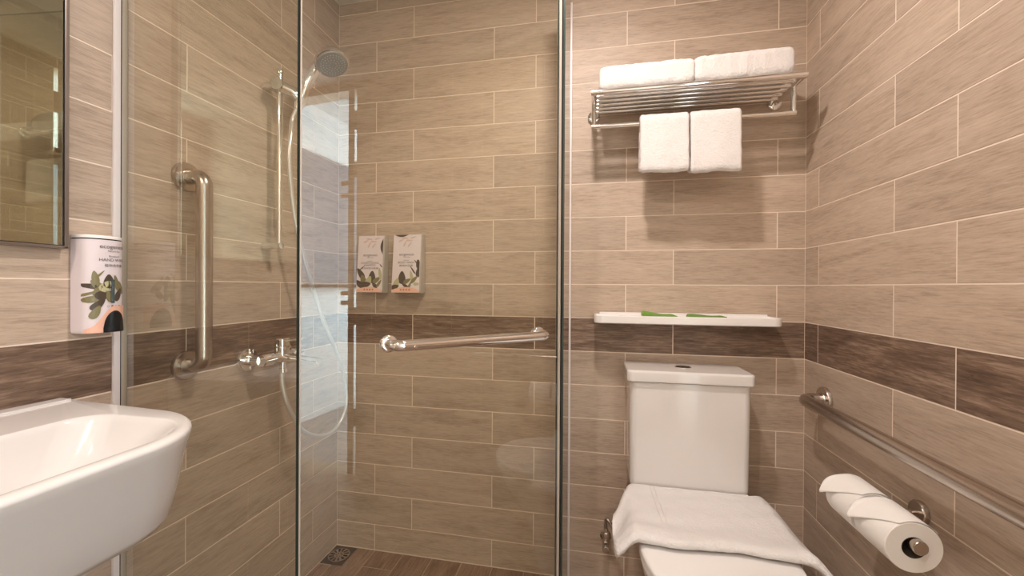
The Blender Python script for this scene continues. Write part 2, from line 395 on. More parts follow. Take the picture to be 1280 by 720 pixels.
t = thing('shower_screen', (-0.80, -0.17, ZF), 'narrow fixed glass shower screen standing out from the back wall beside the toilet', 'screen', 'fixed glass panels of the shower')
bm = NB(); pane(bm, (-0.7915, -0.004, 0), (-0.7915, -0.340, 0), 0.007, ZF+0.004, GH); obj('pane', bm, [M['glass'], M['edge']], t, smooth=False)
obj('wall_channel', box(NB(), -0.803, -0.7845, -0.020, -0.002, ZF, GH, 0.001), M['channel'], t)
dd = (PD-PB).normalized(); dn = Vector((dd.y, -dd.x, 0))
t = thing('shower_door', ((PB.x+PD.x)/2, (PB.y+PD.y)/2, ZF), 'diagonal frameless glass shower door with a chrome bar handle', 'door')
bm = NB(); pane(bm, PB, PD, 0.008, ZF+0.012, GH, 0.006, 0.0135); obj('pane', bm, [M['glass'], M['edge']], t, smooth=False)
bm = NB()
for z0, z1 in ((ZF+0.006, GH),):
    p = PD - dd*0.013; q = PD - dd*0.0055
    c = [p+dn*0.006, q+dn*0.006, q-dn*0.006, p-dn*0.006]
    rings(bm, [[(v.x, v.y, z0) for v in c], [(v.x, v.y, z1) for v in c]])
obj('seal', bm, M['seal'], t, smooth=False)
bm = NB(); p = PD - dd*0.005; q = PD - dd*0.0005
c = [p+dn*0.005, q+dn*0.005, q-dn*0.005, p-dn*0.005]; rings(bm, [[(v.x, v.y, ZF+0.006) for v in c], [(v.x, v.y, GH) for v in c]])
obj('gasket', bm, M['black'], t, smooth=False)
bm = NB(); p = PB + dd*0.003; q = PB + dd*0.0058
c = [p+dn*0.005, q+dn*0.005, q-dn*0.005, p-dn*0.005]; rings(bm, [[(v.x, v.y, ZF+0.006) for v in c], [(v.x, v.y, GH) for v in c]])
obj('seal', bm, M['seal'], t, smooth=False)
HZ = 0.982
hl = Vector((-1.1675, -0.6762, HZ)); hr = Vector((-0.858, -0.3975, HZ))
bm = NB(); pts = fillet([hl+dn*0.004, hl+dn*0.052, hr+dn*0.052, hr+dn*0.004], 0.03, 10); tube(bm, pts, 0.0125, 24)
hb = obj('handle', bm, M['chrome'], t)
for h in (hl, hr):
    bm = NB(); lathe(bm, [(0.020, 0.004), (0.020, 0.008), (0.0175, 0.011), (0.0125, 0.012)], h, dn, 32); obj('flange', bm, M['chrome'], hb)
    bm = NB(); lathe(bm, [(0.016, -0.004), (0.016, -0.010), (0.013, -0.012)], h, dn, 28); obj('back_nut', bm, M['chrome'], hb)
bm = NB(); sc = hl + dd*0.045 + dn*0.052; lathe(bm, [(0.004, 0.009), (0.004, 0.0135), (0.003, 0.0145)], sc, (dn + Vector((0, 0, -0.25))).normalized(), 16); obj('grub_screw', bm, M['chrome'], hb)

# ------------------------------------------------------------------ wall basin
def loft(name, R, m, parent=None, cap0=True, cap1=True, angle=50):
    bm = NB(); rings(bm, R, cap0, cap1); return obj(name, bm, m, parent, angle=angle)
t = thing('wash_basin', (-W, -1.17, 0.70), 'white ceramic wall-hung wash basin under the mirror', 'basin')
yb, yt = -1.43, -0.903     # ends at the wall
def sr(fx, side, z, r, back=-W+0.001):
    # outer ring: front edge at fx, sides inset by side
    pts = rrect(back, fx, yb+side, yt-side, (r, 0.004, 0.004, r), z, 10)
    out = []
    for p in pts:
        u = (p.x+W)/0.44; s = 0.034*max(u, 0)**1.2
        mid = (yb+yt)/2; k = (p.y-mid)/((yt-yb)/2)
        p.y -= s*k
        out.append(p)
    return out
R = [sr(-1.50, 0.06, 0.700, 0.09), sr(-1.43, 0.03, 0.702, 0.10), sr(-1.398, 0.014, 0.710, 0.11), sr(-1.384, 0.006, 0.726, 0.12),
     sr(-1.366, 0.003, 0.770, 0.13), sr(-1.344, 0.001, 0.825, 0.145), sr(-1.330, 0.000, 0.860, 0.15), sr(-1.324, 0.000, 0.873, 0.15), sr(-1.326, 0.001, 0.8785, 0.15), sr(-1.333, 0.005, 0.8815, 0.146)]
def inner(x0, x1, y0, y1, z, r): return rrect(x0, x1, y0, y1, (r*1.9, r, r, r*1.9), z, 10)
R += [inner(-1.595, -1.345, -1.375, -0.962, 0.8815, 0.05), inner(-1.592, -1.349, -1.372, -0.966, 0.879, 0.05), inner(-1.588, -1.354, -1.368, -0.971, 0.872, 0.05),
      inner(-1.575, -1.385, -1.345, -1.000, 0.82, 0.055), inner(-1.56, -1.42, -1.33, -1.065, 0.775, 0.042), inner(-1.53, -1.45, -1.30, -1.16, 0.758, 0.024)]
loft('bowl', R, M['ceramic'], t, angle=60)
bm = NB(); box(bm, -W+0.001, -W+0.030, -1.425, -0.912, 0.876, 0.8852, 0.0015); obj('upstand', bm, M['ceramic'], t)
bm = NB(); lathe(bm, [(0.021, 0.0), (0.021, 0.003), (0.017, 0.005), (0.004, 0.004)], (-1.49, -1.23, 0.7575), (0, 0, 1), 28); obj('drain', bm, M['chrome'], t)
bm = NB(); tube(bm, cat_rom([(-1.62, -1.17, 0.705), (-1.62, -1.17, 0.62), (-1.64, -1.17, 0.57), (-W+0.002, -1.17, 0.56)], 6), 0.016, 16); obj('drain_pipe', bm, M['chrome'], t)

# ------------------------------------------------------------------ mirror
t = thing('wall_mirror', (-W, -1.21, 1.18), 'frameless mirror with thin metal rim above the basin', 'mirror')
my0, my1, mz0, mz1 = -1.52, -0.913, 1.186, 2.18
bm = NB(); box(bm, -W+0.002, -W+0.017, my0, my1, mz0, mz1, 0.001); obj('backing', bm, M['black'], t)
bm = NB(); box(bm, -W+0.017, -W+0.0205, my0+0.008, my1-0.0085, mz0+0.006, mz1-0.006, 0.0008); obj('mirror_glass', bm, M['mirror'], t)
for a in ((my0-0.001, my0+0.006, mz0, mz1), (my1-0.006, my1+0.001, mz0, mz1), (my0, my1, mz0-0.001, mz0+0.005), (my0, my1, mz1-0.005, mz1)):
    bm = NB(); box(bm, -W+0.002, -W+0.022, a[0], a[1], a[2], a[3], 0.001); obj('rim', bm, M['frame'], t)

# ------------------------------------------------------------------ dispensers
def text_mesh(s, size, align='CENTER'):
    cu = bpy.data.curves.new('t', 'FONT'); cu.body = s; cu.size = size; cu.align_x = align; cu.align_y = 'CENTER'
    to = bpy.data.objects.new('t', cu); C.objects.link(to)
    dg = bpy.context.evaluated_depsgraph_get(); me = bpy.data.meshes.new_from_object(to.evaluated_get(dg))
    bpy.data.objects.remove(to); bpy.data.curves.remove(cu); return me
def leaf(cx, cy, L_, w, ang, n=8):
    out = []
    for k in range(2*n):
        a = pi*k/n; u = cos(a)*L_/2; v = sin(a)*w/2*(1-0.35*cos(a))
        out.append((cx+u*cos(ang)-v*sin(ang), cy+u*sin(ang)+v*cos(ang)))
    return out
def print_part(name, parent, mp, shapes, mats_, off=0.0004):
    """shapes: list of (outline in label u,v ; material index); mp maps (u, v, lift) to a room point"""
    bm = NB()
    for k, (pl, mi) in enumerate(shapes):
        N_ = len(pl); h_ = N_//2; o_ = off + 0.00003*k
        mid_ = [((pl[j][0]+pl[-j % N_][0])/2, (pl[j][1]+pl[-j % N_][1])/2) for j in range(h_+1)]
        if N_ < 5:
            f = bm.faces.new([bm.verts.new(mp(u, v, o_)) for u, v in pl]); f.material_index = mi; continue
        for j in range(h_):
            for q in ([pl[j], pl[j+1], mid_[j+1], mid_[j]], [mid_[j], mid_[j+1], pl[-(j+1) % N_], pl[-j % N_]]):
                p3 = []
                for w_ in q:
                    if not any(abs(w_[0]-y_[0])+abs(w_[1]-y_[1]) < 1e-7 for y_ in p3): p3.append(w_)
                if len(p3) > 2:
                    f = bm.faces.new([bm.verts.new(mp(u, v, o_)) for u, v in p3]); f.material_index = mi
    bmesh.ops.triangulate(bm, faces=[f for f in bm.faces if len(f.verts) > 4])
    bmesh.ops.remove_doubles(bm, verts=bm.verts, dist=0.000004)
    return setp(obj(name, bm, mats_, parent, smooth=False), kind='stuff')
def text_part(parent, mp, s, size, u, v, stretch=1.0, off=0.0005):
    me = text_mesh(s, size)
    for w in me.vertices: w.co = mp(u + w.co.x*stretch, v + w.co.y, off)
    me.materials.clear(); me.materials.append(M['ink'])
    bm = NB(); bm.from_mesh(me); bpy.data.meshes.remove(me)
    return obj('lettering', bm, M['ink'], parent, smooth=False)
def clip(pl, w, h):
    return [(min(max(u, 0.0008), w-0.0008), min(max(v, 0.0008), h-0.0008)) for u, v in pl]
PM = lambda: [M['peach'], M['leaf_dark'], M['leaf_olive'], M['leaf_green'], M['leaf_pink'], M['plastic']]
def arch(w, h0, h1, n=14): return [(0.0008, 0.0008), (w-0.0008, 0.0008)] + [(w-0.0008-(w-0.0016)*k/n, h0+(h1-h0)*sin(pi*(0.12+0.76*k/n))) for k in range(n+1)]
def icons(cx, cy, s, step, n=4):
    out = []
    for k in range(n):
        x = cx + (k-(n-1)/2)*step
        out.append(([(x+cos(2*pi*j/10)*s, cy+sin(2*pi*j/10)*s) for j in range(10)], 1))
        out.append(([(x+cos(2*pi*j/8)*s*0.45, cy+sin(2*pi*j/8)*s*0.45) for j in range(8)], 0))
    return out
def wall_dispenser(x0, x1, z0, z1, label, kind):
    w = x1-x0; h = z1-z0; dt, db = 0.030, 0.052
    t = thing('soap_dispenser', ((x0+x1)/2, 0, z0), label, 'dispenser', None)
    bm = NB()
    e = 0.004
    prof = [(-0.004, z0), (-db+0.008, z0), (-db+0.001, z0+0.004), (-dt-0.001, z1-0.004), (-dt+0.005, z1), (-0.004, z1)]
    rings(bm, [[(x, y, z) for y, z in prof] for x in (x0, x1-0.001)])
    bmesh.ops.bevel(bm, geom=[e_ for e_ in bm.edges], offset=0.0015, segments=2, affect='EDGES')
    obj('body', bm, M['disp_body'], t)
    A = Vector((x0-0.001, -db-0.0016, z0+0.002)); U = Vector((1, 0, 0)); Vv = (Vector((x0-0.001, -dt-0.0022, z1-0.001))-A); vh = Vv.length; Vv.normalize(); Nn = U.cross(Vv) 
    if Nn.y > 0: Nn = -Nn
    lw = w-0.004
    mp = lambda u, v, off: A + U*u + Vv*v + Nn*off
    bm = NB(); c = [mp(0, 0, 0), mp(lw, 0, 0), mp(lw, vh, 0), mp(0, vh, 0)]; c2 = [mp(0, 0, 0.0015), mp(lw, 0, 0.0015), mp(lw, vh, 0.0015), mp(0, vh, 0.0015)]
    rings(bm, [[q-Nn*0.001 for q in c], c2]); lab = obj('label_card', bm, M['label_white'], t, smooth=False)
    mq = lambda u, v, off: mp(u, v, off+0.0016)
    sh = []
    # leaves growing up from the foot, pale leaves above, peach mound at the foot
    if kind == 0:
        L_ = [(0.018, 0.075, 0.055, 0.022, 2.2, 1), (0.030, 0.052, 0.04, 0.024, 1.9, 2), (0.070, 0.062, 0.05, 0.030, 1.55, 1), (0.055, 0.045, 0.045, 0.026, 1.2, 3), (0.040, 0.030, 0.05, 0.026, 0.2, 1),
              (0.092, 0.050, 0.04, 0.018, 0.6, 2), (0.106, 0.075, 0.05, 0.014, 1.8, 3), (0.084, 0.028, 0.03, 0.016, 2.4, 1), (0.012, 0.035, 0.05, 0.022, 2.5, 1), (0.103, 0.036, 0.035, 0.012, 1.0, 2), (0.022, 0.098, 0.035, 0.004, 0.7, 1), (0.108, 0.108, 0.02, 0.004, 2.3, 1)]
    else:
        L_ = [(0.042, 0.060, 0.052, 0.030, 1.6, 1), (0.020, 0.038, 0.040, 0.024, 1.3, 3), (0.014, 0.022, 0.035, 0.02, 0.3, 1), (0.064, 0.046, 0.035, 0.016, 0.5, 2), (0.082, 0.066, 0.045, 0.013, 1.8, 3), (0.086, 0.090, 0.04, 0.006, 2.2, 1),
              (0.110, 0.082, 0.042, 0.020, 1.5, 1), (0.110, 0.112, 0.040, 0.022, 1.8, 1), (0.094, 0.052, 0.040, 0.014, 0.8, 2), (0.104, 0.034, 0.025, 0.012, 0.0, 3), (0.056, 0.028, 0.03, 0.012, 2.6, 1), (0.098, 0.122, 0.025, 0.004, 2.3, 1), (0.076, 0.030, 0.03, 0.010, 1.2, 2)]
    for cx, cy, l, ww, a, mi in L_: sh.append((clip(leaf(cx*lw/0.115, cy, l, ww, a), lw, vh), mi))
    for cx, cy, l, a in ((0.035, vh-0.022, 0.03, 0.5), (0.050, vh-0.014, 0.03, -0.2), (0.050, vh-0.036, 0.028, 1.1), (0.068, vh-0.024, 0.03, 0.0), (0.070, vh-0.040, 0.026, 0.9), (0.084, vh-0.012, 0.026, 0.3)):
        sh.append((clip(leaf(cx, cy, l, 0.007, a), lw, vh), 4))
    sh.append((arch(lw, 0.004, 0.022), 0)); sh += icons(lw*0.5, 0.011, 0.0032, 0.012)
    if kind == 0: sh.append(([(lw-0.0006, vh-0.012)] + [(lw-0.0006-0.012*sin(pi*k/10), vh-0.012-0.066*k/10) for k in range(11)], 1))
    else: sh.append(([(0.004, vh-0.0006)] + [(0.004+0.06*k/10, vh-0.0006-0.009*sin(pi*k/10)) for k in range(11)], 1))
    print_part('label_print', lab, mq, sh, PM())
    text_part(lab, mq, 'ecogenesis', 0.0145, lw*0.5, vh*0.655)
    text_part(lab, mq, 'Natural Spa', 0.006, lw*0.5, vh*0.61)
    if kind == 0:
        text_part(lab, mq, 'Botanical', 0.006, lw*0.5, vh*0.55); text_part(lab, mq, 'CONDITIONING', 0.0105, lw*0.5, vh*0.515); text_part(lab, mq, 'SHAMPOO', 0.0105, lw*0.5, vh*0.475)
        text_part(lab, mq, '植物調理洗髮露', 0.0085, lw*0.5, vh*0.42, 1.25)
    else:
        text_part(lab, mq, 'Botanical', 0.006, lw*0.5, vh*0.555); text_part(lab, mq, 'BODY WASH', 0.012, lw*0.5, vh*0.515)
        text_part(lab, mq, '植物沐浴露', 0.009, lw*0.5, vh*0.46, 1.3)
wall_dispenser(-1.642, -1.527, 1.087, 1.319, 'left of the two printed dispensers on the shower back wall, lettered CONDITIONING SHAMPOO', 0)
wall_dispenser(-1.487, -1.367, 1.087, 1.321, 'right of the two printed dispensers on the shower back wall, lettered BODY WASH', 1)

# hand wash dispenser beside the mirror: convex front
t = thing('soap_dispenser', (-W, -0.856, 1.012), 'lilac hand wash dispenser with leaf print and black sensor hood beside the mirror', 'dispenser', None)
hy0, hy1, hz0, hz1, hd = -0.898, -0.826, 1.013, 1.214, 0.052
def hring(z, s=1.0, back=0.002, n=20, dsc=1.0):
    cy = (hy0+hy1)/2; hw = (hy1-hy0)/2*s
    out = [Vector((-W+back, cy+hw, z))]
    for k in range(n+1):
        a = -pi/2 + pi*k/n
        out.append(Vector((-W+0.022+(hd-0.022)*dsc*max(cos(a), 0)**0.75, cy - hw*sin(a), z)))
    out.append(Vector((-W+back, cy-hw, z))); return out
bm = NB(); rings(bm, [hring(hz0, 0.93, dsc=0.85), hring(hz0+0.004, 0.99, dsc=0.97), hring(hz0+0.01), hring(hz1-0.008), hring(hz1-0.006)]); obj('body', bm, M['disp_lilac'], t, angle=50)
bm = NB(); rings(bm, [hring(hz1-0.006, 0.95, dsc=0.93), hring(hz1-0.0035, 0.95, dsc=0.93)]); obj('gap', bm, M['hole'], t)
bm = NB(); rings(bm, [hring(hz1-0.0035, 1.0), hring(hz1+0.0005, 1.0), hring(hz1+0.003, 0.97, dsc=0.93)]); obj('lid', bm, M['plastic'], t)
hw_ = (hy1-hy0)/2; hcy = (hy0+hy1)/2
def mh(u, v, off):
    # u in -1..1 around the convex front from the basin side to the shower side
    u = max(-0.985, min(0.985, u)); y = hcy + hw_*u; c = math.sqrt(1-u*u)
    nrm = Vector((max(c, 0.2), u*0.5, 0)).normalized()
    return Vector((-W+0.022+(hd-0.022)*c**0.75, y, hz0+v)) + nrm*(off+0.0004)
def strip_shape(fn_lo, fn_hi, u0, u1, mi, n=16):
    return [([(u0+(u1-u0)*k/n, fn_lo(u0+(u1-u0)*k/n)), (u0+(u1-u0)*(k+1)/n, fn_lo(u0+(u1-u0)*(k+1)/n)), (u0+(u1-u0)*(k+1)/n, fn_hi(u0+(u1-u0)*(k+1)/n)), (u0+(u1-u0)*k/n, fn_hi(u0+(u1-u0)*k/n))], mi) for k in range(n)]
def hl_(cx, cy, l, w, a): 
    return [((u), v) for u, v in [(cx + (p[0])/hw_, cy+p[1]) for p in leaf(0, 0, l, w, a)]]
sh = []
for q in ((-0.62, 0.115, 0.030, 0.010, 1.7, 2), (-0.78, 0.098, 0.030, 0.010, 2.9, 1), (-0.5, 0.120, 0.028, 0.004, 0.9, 2), (-0.55, 0.100, 0.026, 0.013, 2.2, 2), (-0.80, 0.083, 0.028, 0.005, 0.5, 2), (-0.62, 0.072, 0.030, 0.013, 0.3, 2),
          (-0.45, 0.088, 0.028, 0.016, 1.2, 2), (-0.50, 0.060, 0.030, 0.013, 0.9, 1), (-0.25, 0.080, 0.030, 0.018, 0.3, 1), (-0.18, 0.098, 0.026, 0.018, 1.0, 3), (-0.60, 0.044, 0.030, 0.012, 1.2, 2), (-0.05, 0.108, 0.030, 0.018, 1.6, 1),
          (0.0, 0.076, 0.026, 0.014, 1.9, 2), (0.35, 0.105, 0.034, 0.010, 1.8, 2), (0.45, 0.080, 0.030, 0.012, 1.2, 1), (0.6, 0.095, 0.03, 0.01, 1.9, 2)):
    sh.append((hl_(*q[:5]), q[5]))
wave = lambda u: 0.010 + 0.046*(0.5-0.5*cos(pi*min(1, max(0, (u+0.95)/1.15))))
sh += strip_shape(lambda u: 0.001, wave, -0.95, 0.97, 0, 24)
print_part('label_print', t, mh, sh, PM())
text_part(t, lambda u, v, o: mh(u/hw_, v, o), 'ecogenesis', 0.0115, hw_*0.22, 0.181)
text_part(t, lambda u, v, o: mh(u/hw_, v, o), 'Natural Spa', 0.005, hw_*0.22, 0.172)
text_part(t, lambda u, v, o: mh(u/hw_, v, o), 'Botanical', 0.0055, hw_*0.22, 0.161)
text_part(t, lambda u, v, o: mh(u/hw_, v, o), 'HAND WASH', 0.0085, hw_*0.22, 0.153)
text_part(t, lambda u, v, o: mh(u/hw_, v, o), '植物洗手露', 0.007, hw_*0.22, 0.141)
text_part(t, lambda u, v, o: mh(u/hw_, v, o), '○ ● ○ ●', 0.006, hw_*0.22, 0.055)
bm = NB()
for a, b in ((0.02, 0.20),):
    n = 6; R = []
    for k in range(n+1):
        u = a+(b-a)*k/n; R.append([mh(u, 0.062, 0.0026), mh(u, 0.112, 0.0026)])
    for r0, r1 in zip(R[:-1], R[1:]): bm.faces.new([bm.verts.new(p) for p in (r0[0], r1[0], r1[1], r0[1])])
obj('level_window', bm, M['window_strip'], t)
# sensor hood: a black recessed arch at the foot
bm = NB(); n = 16; prev = None
for k in range(n+1):
    u = -0.33+1.15*k/n; hgt = 0.046*math.sqrt(max(0.02, 1-((k/n-0.5)*2)**2))**0.8
    cur = (mh(u, 0.0005, 0.0026), mh(u, hgt, 0.0026))
    if prev: bm.faces.new([bm.verts.new(p) for p in (prev[0], cur[0], cur[1], prev[1])])
    prev = cur
obj('sensor_hood', bm, M['black'], t)

# ------------------------------------------------------------------ grab bars
def flange(parent, p, n, r, m=None):
    bm = NB(); lathe(bm, [(r, 0.002), (r, 0.008), (r-0.002, 0.012), (r*0.55, 0.0135), (r*0.52, 0.016)], p, n, 40); return obj('flange', bm, m or M['steel'], parent)
t = thing('grab_bar', (-W, -0.658, 1.15), 'upright brushed steel grab bar behind the glass beside the basin', 'grab bar')
a, b = (-W, -0.658, 1.398), (-W, -0.658, 0.903)
bm = NB(); tube(bm, fillet([(-W+0.004, -0.658, 1.398), (-W+0.062, -0.658, 1.398), (-W+0.062, -0.658, 0.903), (-W+0.004, -0.658, 0.903)], 0.045, 12), 0.0185, 28); obj('rail', bm, M['steel'], t)
flange(t, a, (1, 0, 0), 0.038); flange(t, b, (1, 0, 0), 0.038)
t = thing('grab_bar', (0, -0.5, 0.773), 'long horizontal brushed steel grab bar on the right wall', 'grab bar')
bm = NB(); tube(bm, fillet([(-0.004, -0.132, 0.773), (-0.066, -0.132, 0.773), (-0.066, -0.93, 0.773), (-0.004, -0.93, 0.773)], 0.042, 12), 0.0185, 28); obj('rail', bm, M['steel'], t)
flange(t, (0, -0.132, 0.773), (-1, 0, 0), 0.039); flange(t, (0, -0.93, 0.773), (-1, 0, 0), 0.039)

# ------------------------------------------------------------------ shower slide rail, hand shower, hose, mixer
t = thing('slide_rail', (-W, -0.40, 1.24), 'slim chrome riser rail on the left shower wall', 'shower rail')
rx = -W+0.062
bm = NB(); tube(bm, [(rx, -0.40, 1.236), (rx, -0.40, 1.80)], 0.0085, 20); obj('rail', bm, M['chrome'], t)
bm = NB(); tube(bm, [(-W+0.003, -0.402, 1.243), (rx+0.009, -0.40, 1.243)], 0.0105, 20); obj('bracket', bm, M['chrome'], t)
bm = NB(); lathe(bm, [(0.013, 0.003), (0.013, 0.05), (0.010, 0.06)], (-W, -0.40, 1.762), (1, 0, 0), 24); obj('bracket', bm, M['chrome'], t)
bm = NB(); lathe(bm, [(0.010, 0), (0.0105, 0.004), (0.0105, 0.014), (0.008, 0.017)], (rx, -0.40, 1.795), (0, 0, 1), 20); obj('end_cap', bm, M['chrome'], t)
bm = NB(); lathe(bm, [(0.020, -0.030), (0.023, -0.024), (0.023, 0.0), (0.019, 0.006), (0.019, 0.022)], (rx, -0.405, 1.755), (0.35, -1, 0.0), 28); sl = obj('slider', bm, M['chrome'], t)
bm = NB(); tube(bm, [(rx, -0.40, 1.757), (rx+0.035, -0.385, 1.742), (-1.655, -0.368, 1.728)], [0.020, 0.019, 0.017], 24); obj('holder_arm', bm, M['chrome'], t)
bm = NB(); ha = Vector((0.36, 0.10, 0.92)).normalized(); hp = Vector((-1.648, -0.368, 1.722)); lathe(bm, [(0.015, -0.024), (0.0185, 0.020), (0.016, 0.022)], hp, ha, 24); obj('holder_cone', bm, M['chrome'], t)

t = thing('hand_shower', (-1.648, -0.368, 1.722), 'chrome hand shower with grey spray face hanging in its holder', 'shower head')
hc = Vector((-1.556, -0.338, 1.853)); fn = Vector((0.45, -0.15, -0.88)).normalized()
base = hp - ha*0.03
path = cat_rom([base, hp+ha*0.03, hp+Vector((0.028, 0.010, 0.080)), hc-fn*0.022+Vector((-0.040, -0.010, -0.030)), hc-fn*0.024+Vector((-0.012, 0.0, 0.0))], 8)
nn = len(path)
bm = NB(); tube(bm, path, [0.0110+0.0065*sin(pi*min(1, k/nn*0.8)) for k in range(nn)], 24); obj('handle', bm, M['chrome'], t)
        # direction the spray face looks
bm = NB(); lathe(bm, [(0.012, -0.036), (0.034, -0.028), (0.049, -0.014), (0.055, 0.0), (0.0545, 0.006), (0.049, 0.009)], hc, fn, 48); obj('head_shell', bm, M['chrome'], t)
bm = NB(); lathe(bm, [(0.0485, 0.008), (0.0485, 0.0105), (0.046, 0.0125), (0.010, 0.0135), (0.0, 0.0135)], hc, fn, 48, cap1=False); face = obj('spray_face', bm, M['grey_face'], t)
e1 = (Vector((0, 0, 1)) - fn*fn.z).normalized(); e2 = fn.cross(e1); bm = NB()
for rr, cnt in ((0.012, 8), (0.021, 14), (0.030, 20), (0.038, 26)):
    for k in range(cnt):
        a = 2*pi*k/cnt + rr*40; lathe(bm, [(0.0013, 0.0), (0.0011, 0.0018)], hc + fn*0.0125 + (e1*cos(a)+e2*sin(a))*rr, fn, 6)
setp(obj('nozzles', bm, M['nozzle'], face), kind='stuff')
bm = NB(); hs = base
hose = cat_rom([hs, hs - ha*0.04, (-1.664, -0.392, 1.60), (-1.662, -0.400, 1.50), (-1.66, -0.365, 1.291), (-1.655, -0.255, 1.02), (-1.65, -0.15, 0.83), (-1.648, -0.108, 0.70), (-1.648, -0.118, 0.625),
                (-1.652, -0.175, 0.576), (-1.655, -0.25, 0.578), (-1.66, -0.335, 0.625), (-1.675, -0.385, 0.72), (-1.69, -0.395, 0.80), (-1.69, -0.393, 0.858)], 12)
tube(bm, hose, 0.0072, 14)
top('shower_hose', bm, M['hose'], 'pale metal shower hose looping down from the hand shower to the mixer', 'hose')

t = thing('shower_mixer', (-W, -0.40, 0.885), 'chrome shower mixer tap on the left shower wall', 'tap')
for y in (-0.468, -0.318):
    bm = NB(); lathe(bm, [(0.036, 0.002), (0.036, 0.012), (0.033, 0.016), (0.018, 0.017), (0.018, 0.030), (0.0165, 0.030), (0.0165, 0.058)], (-W, y, 0.884), (1, 0, 0), 36); obj('escutcheon', bm, M['chrome'], t)
bm = NB(); lathe(bm, [(0.017, -0.085), (0.0205, -0.08), (0.0205, -0.045), (0.016, -0.040), (0.018, -0.015), (0.023, 0.0), (0.018, 0.015), (0.016, 0.04), (0.0205, 0.045), (0.0205, 0.08), (0.017, 0.085)], (-W+0.066, -0.393, 0.884), (0, 1, 0), 32); obj('body', bm, M['chrome'], t)
bm = NB(); lathe(bm, [(0.022, -0.01), (0.022, 0.026), (0.0205, 0.028), (0.0205, 0.031), (0.0225, 0.033), (0.0225, 0.053), (0.019, 0.057)], (-W+0.068, -0.393, 0.888), (0, 0, 1), 36); cart = obj('cartridge', bm, M['chrome'], t)
R = []
for k, (dx, dz, hw2, hh) in enumerate(((-0.01, 0.046, 0.017, 0.006), (0.03, 0.050, 0.014, 0.0045), (0.075, 0.056, 0.011, 0.0035), (0.082, 0.057, 0.009, 0.003))):
    cx = -W+0.068+dx; R.append([Vector((cx, -0.393+cos(2*pi*j/16)*hw2, 0.888+dz+sin(2*pi*j/16)*hh)) for j in range(16)])
loft('lever', R, M['chrome'], t)
R = []
for k, (x_, z_, hw2, hh) in enumerate(((-W+0.07, 0.882, 0.017, 0.014), (-W+0.11, 0.879, 0.017, 0.013), (-W+0.155, 0.876, 0.018, 0.011), (-W+0.180, 0.874, 0.019, 0.012), (-W+0.196, 0.871, 0.018, 0.010))):
    R.append([Vector((x_ + (0.008 if sin(2*pi*j/20) > 0 else 0)*(k == 4), -0.393+hw2*math.copysign(abs(cos(2*pi*j/20))**0.6, cos(2*pi*j/20)), z_+hh*math.copysign(abs(sin(2*pi*j/20))**0.6, sin(2*pi*j/20)))) for j in range(20)])
loft('spout', R, M['chrome'], t)
bm = NB(); lathe(bm, [(0.010, 0.0), (0.010, -0.02), (0.012, -0.021), (0.012, -0.034), (0.009, -0.036)], (-1.69, -0.393, 0.868), (0, 0, 1), 20); obj('hose_nut', bm, M['chrome'], t)

# ------------------------------------------------------------------ floor drain
t = thing('floor_drain', (-1.712, -0.062, ZF), 'dark square metal floor drain in the shower corner', 'drain')
bm = NB(); box(bm, -1.7575, -1.6625, -0.114, -0.006, ZF-0.003, ZF-0.0003, 0.0008); obj('plate', bm, M['dark_metal'], t)
bm = NB(); cx, cy = -1.710, -0.060
lathe(bm, [(0.042, 0.0), (0.042, 0.0012), (0.040, 0.0018), (0.0, 0.0018)], (cx, cy, ZF-0.0006), (0, 0, 1), 40, cap1=False); obj('grate', bm, M['steel'], t)
bm = NB()
for k in range(12):
    a = 2*pi*k/12; c, s = cos(a), sin(a)
    P_ = [(0.020, -0.0028), (0.036, -0.0045), (0.038, 0), (0.036, 0.0045), (0.020, 0.0028), (0.0185, 0)]
    lo = [(cx+u*c-v*s, cy+u*s+v*c, ZF+0.0010) for u, v in P_]; hi = [(p[0], p[1], ZF+0.0015) for p in lo]; rings(bm, [lo, hi])
for k in range(6):
    a = 2*pi*k/6+0.3; lathe(bm, [(0.0025, 0), (0.0025, 0.0005)], (cx+cos(a)*0.011, cy+sin(a)*0.011, ZF+0.0010), (0, 0, 1), 10)
setp(obj('drain_holes', bm, M['hole'], t), kind='stuff')

# ------------------------------------------------------------------ toilet
TX = -0.396
t = thing('toilet', (TX, -0.35, ZF), 'white close-coupled toilet against the back wall', 'toilet')
R = []
for z, a, yf, r in ((0.452, -0.172, -0.150, 0.020), (0.458, -0.1785, -0.156, 0.022), (0.47, -0.1805, -0.158, 0.022), (0.79, -0.1835, -0.161, 0.022), (0.806, -0.1835, -0.161, 0.022)):
    R.append(rrect(TX-0.004+a, TX-0.004-a, yf, -0.006, (0.006, 0.006, r, r), z, 8))
loft('cistern', R, M['ceramic'], t)
R = []
for z, g, r in ((0.8085, 0.002, 0.014), (0.8095, 0.009, 0.016), (0.813, 0.0105, 0.017), (0.838, 0.0105, 0.017), (0.8435, 0.009, 0.016), (0.846, 0.004, 0.013)):
    R.append(rrect(TX-0.005-0.1815-g, TX-0.005+0.1815+g, -0.162-g, -0.004, (0.005, 0.005, r, r), z, 8))
lid = loft('cistern_lid', R, M['ceramic'], t)
bm = NB(); bx, by = -0.405, -0.085
ell = lambda a, b, z: [Vector((bx+cos(2*pi*k/32)*a, by+sin(2*pi*k/32)*b, z)) for k in range(32)]
rings(bm, [ell(0.027, 0.0215, 0.846), ell(0.027, 0.0215, 0.8475), ell(0.0255, 0.020, 0.8485), ell(0.0235, 0.018, 0.8485), ell(0.0235, 0.018, 0.8475)]); fb = obj('flush_button', bm, M['chrome'], lid)
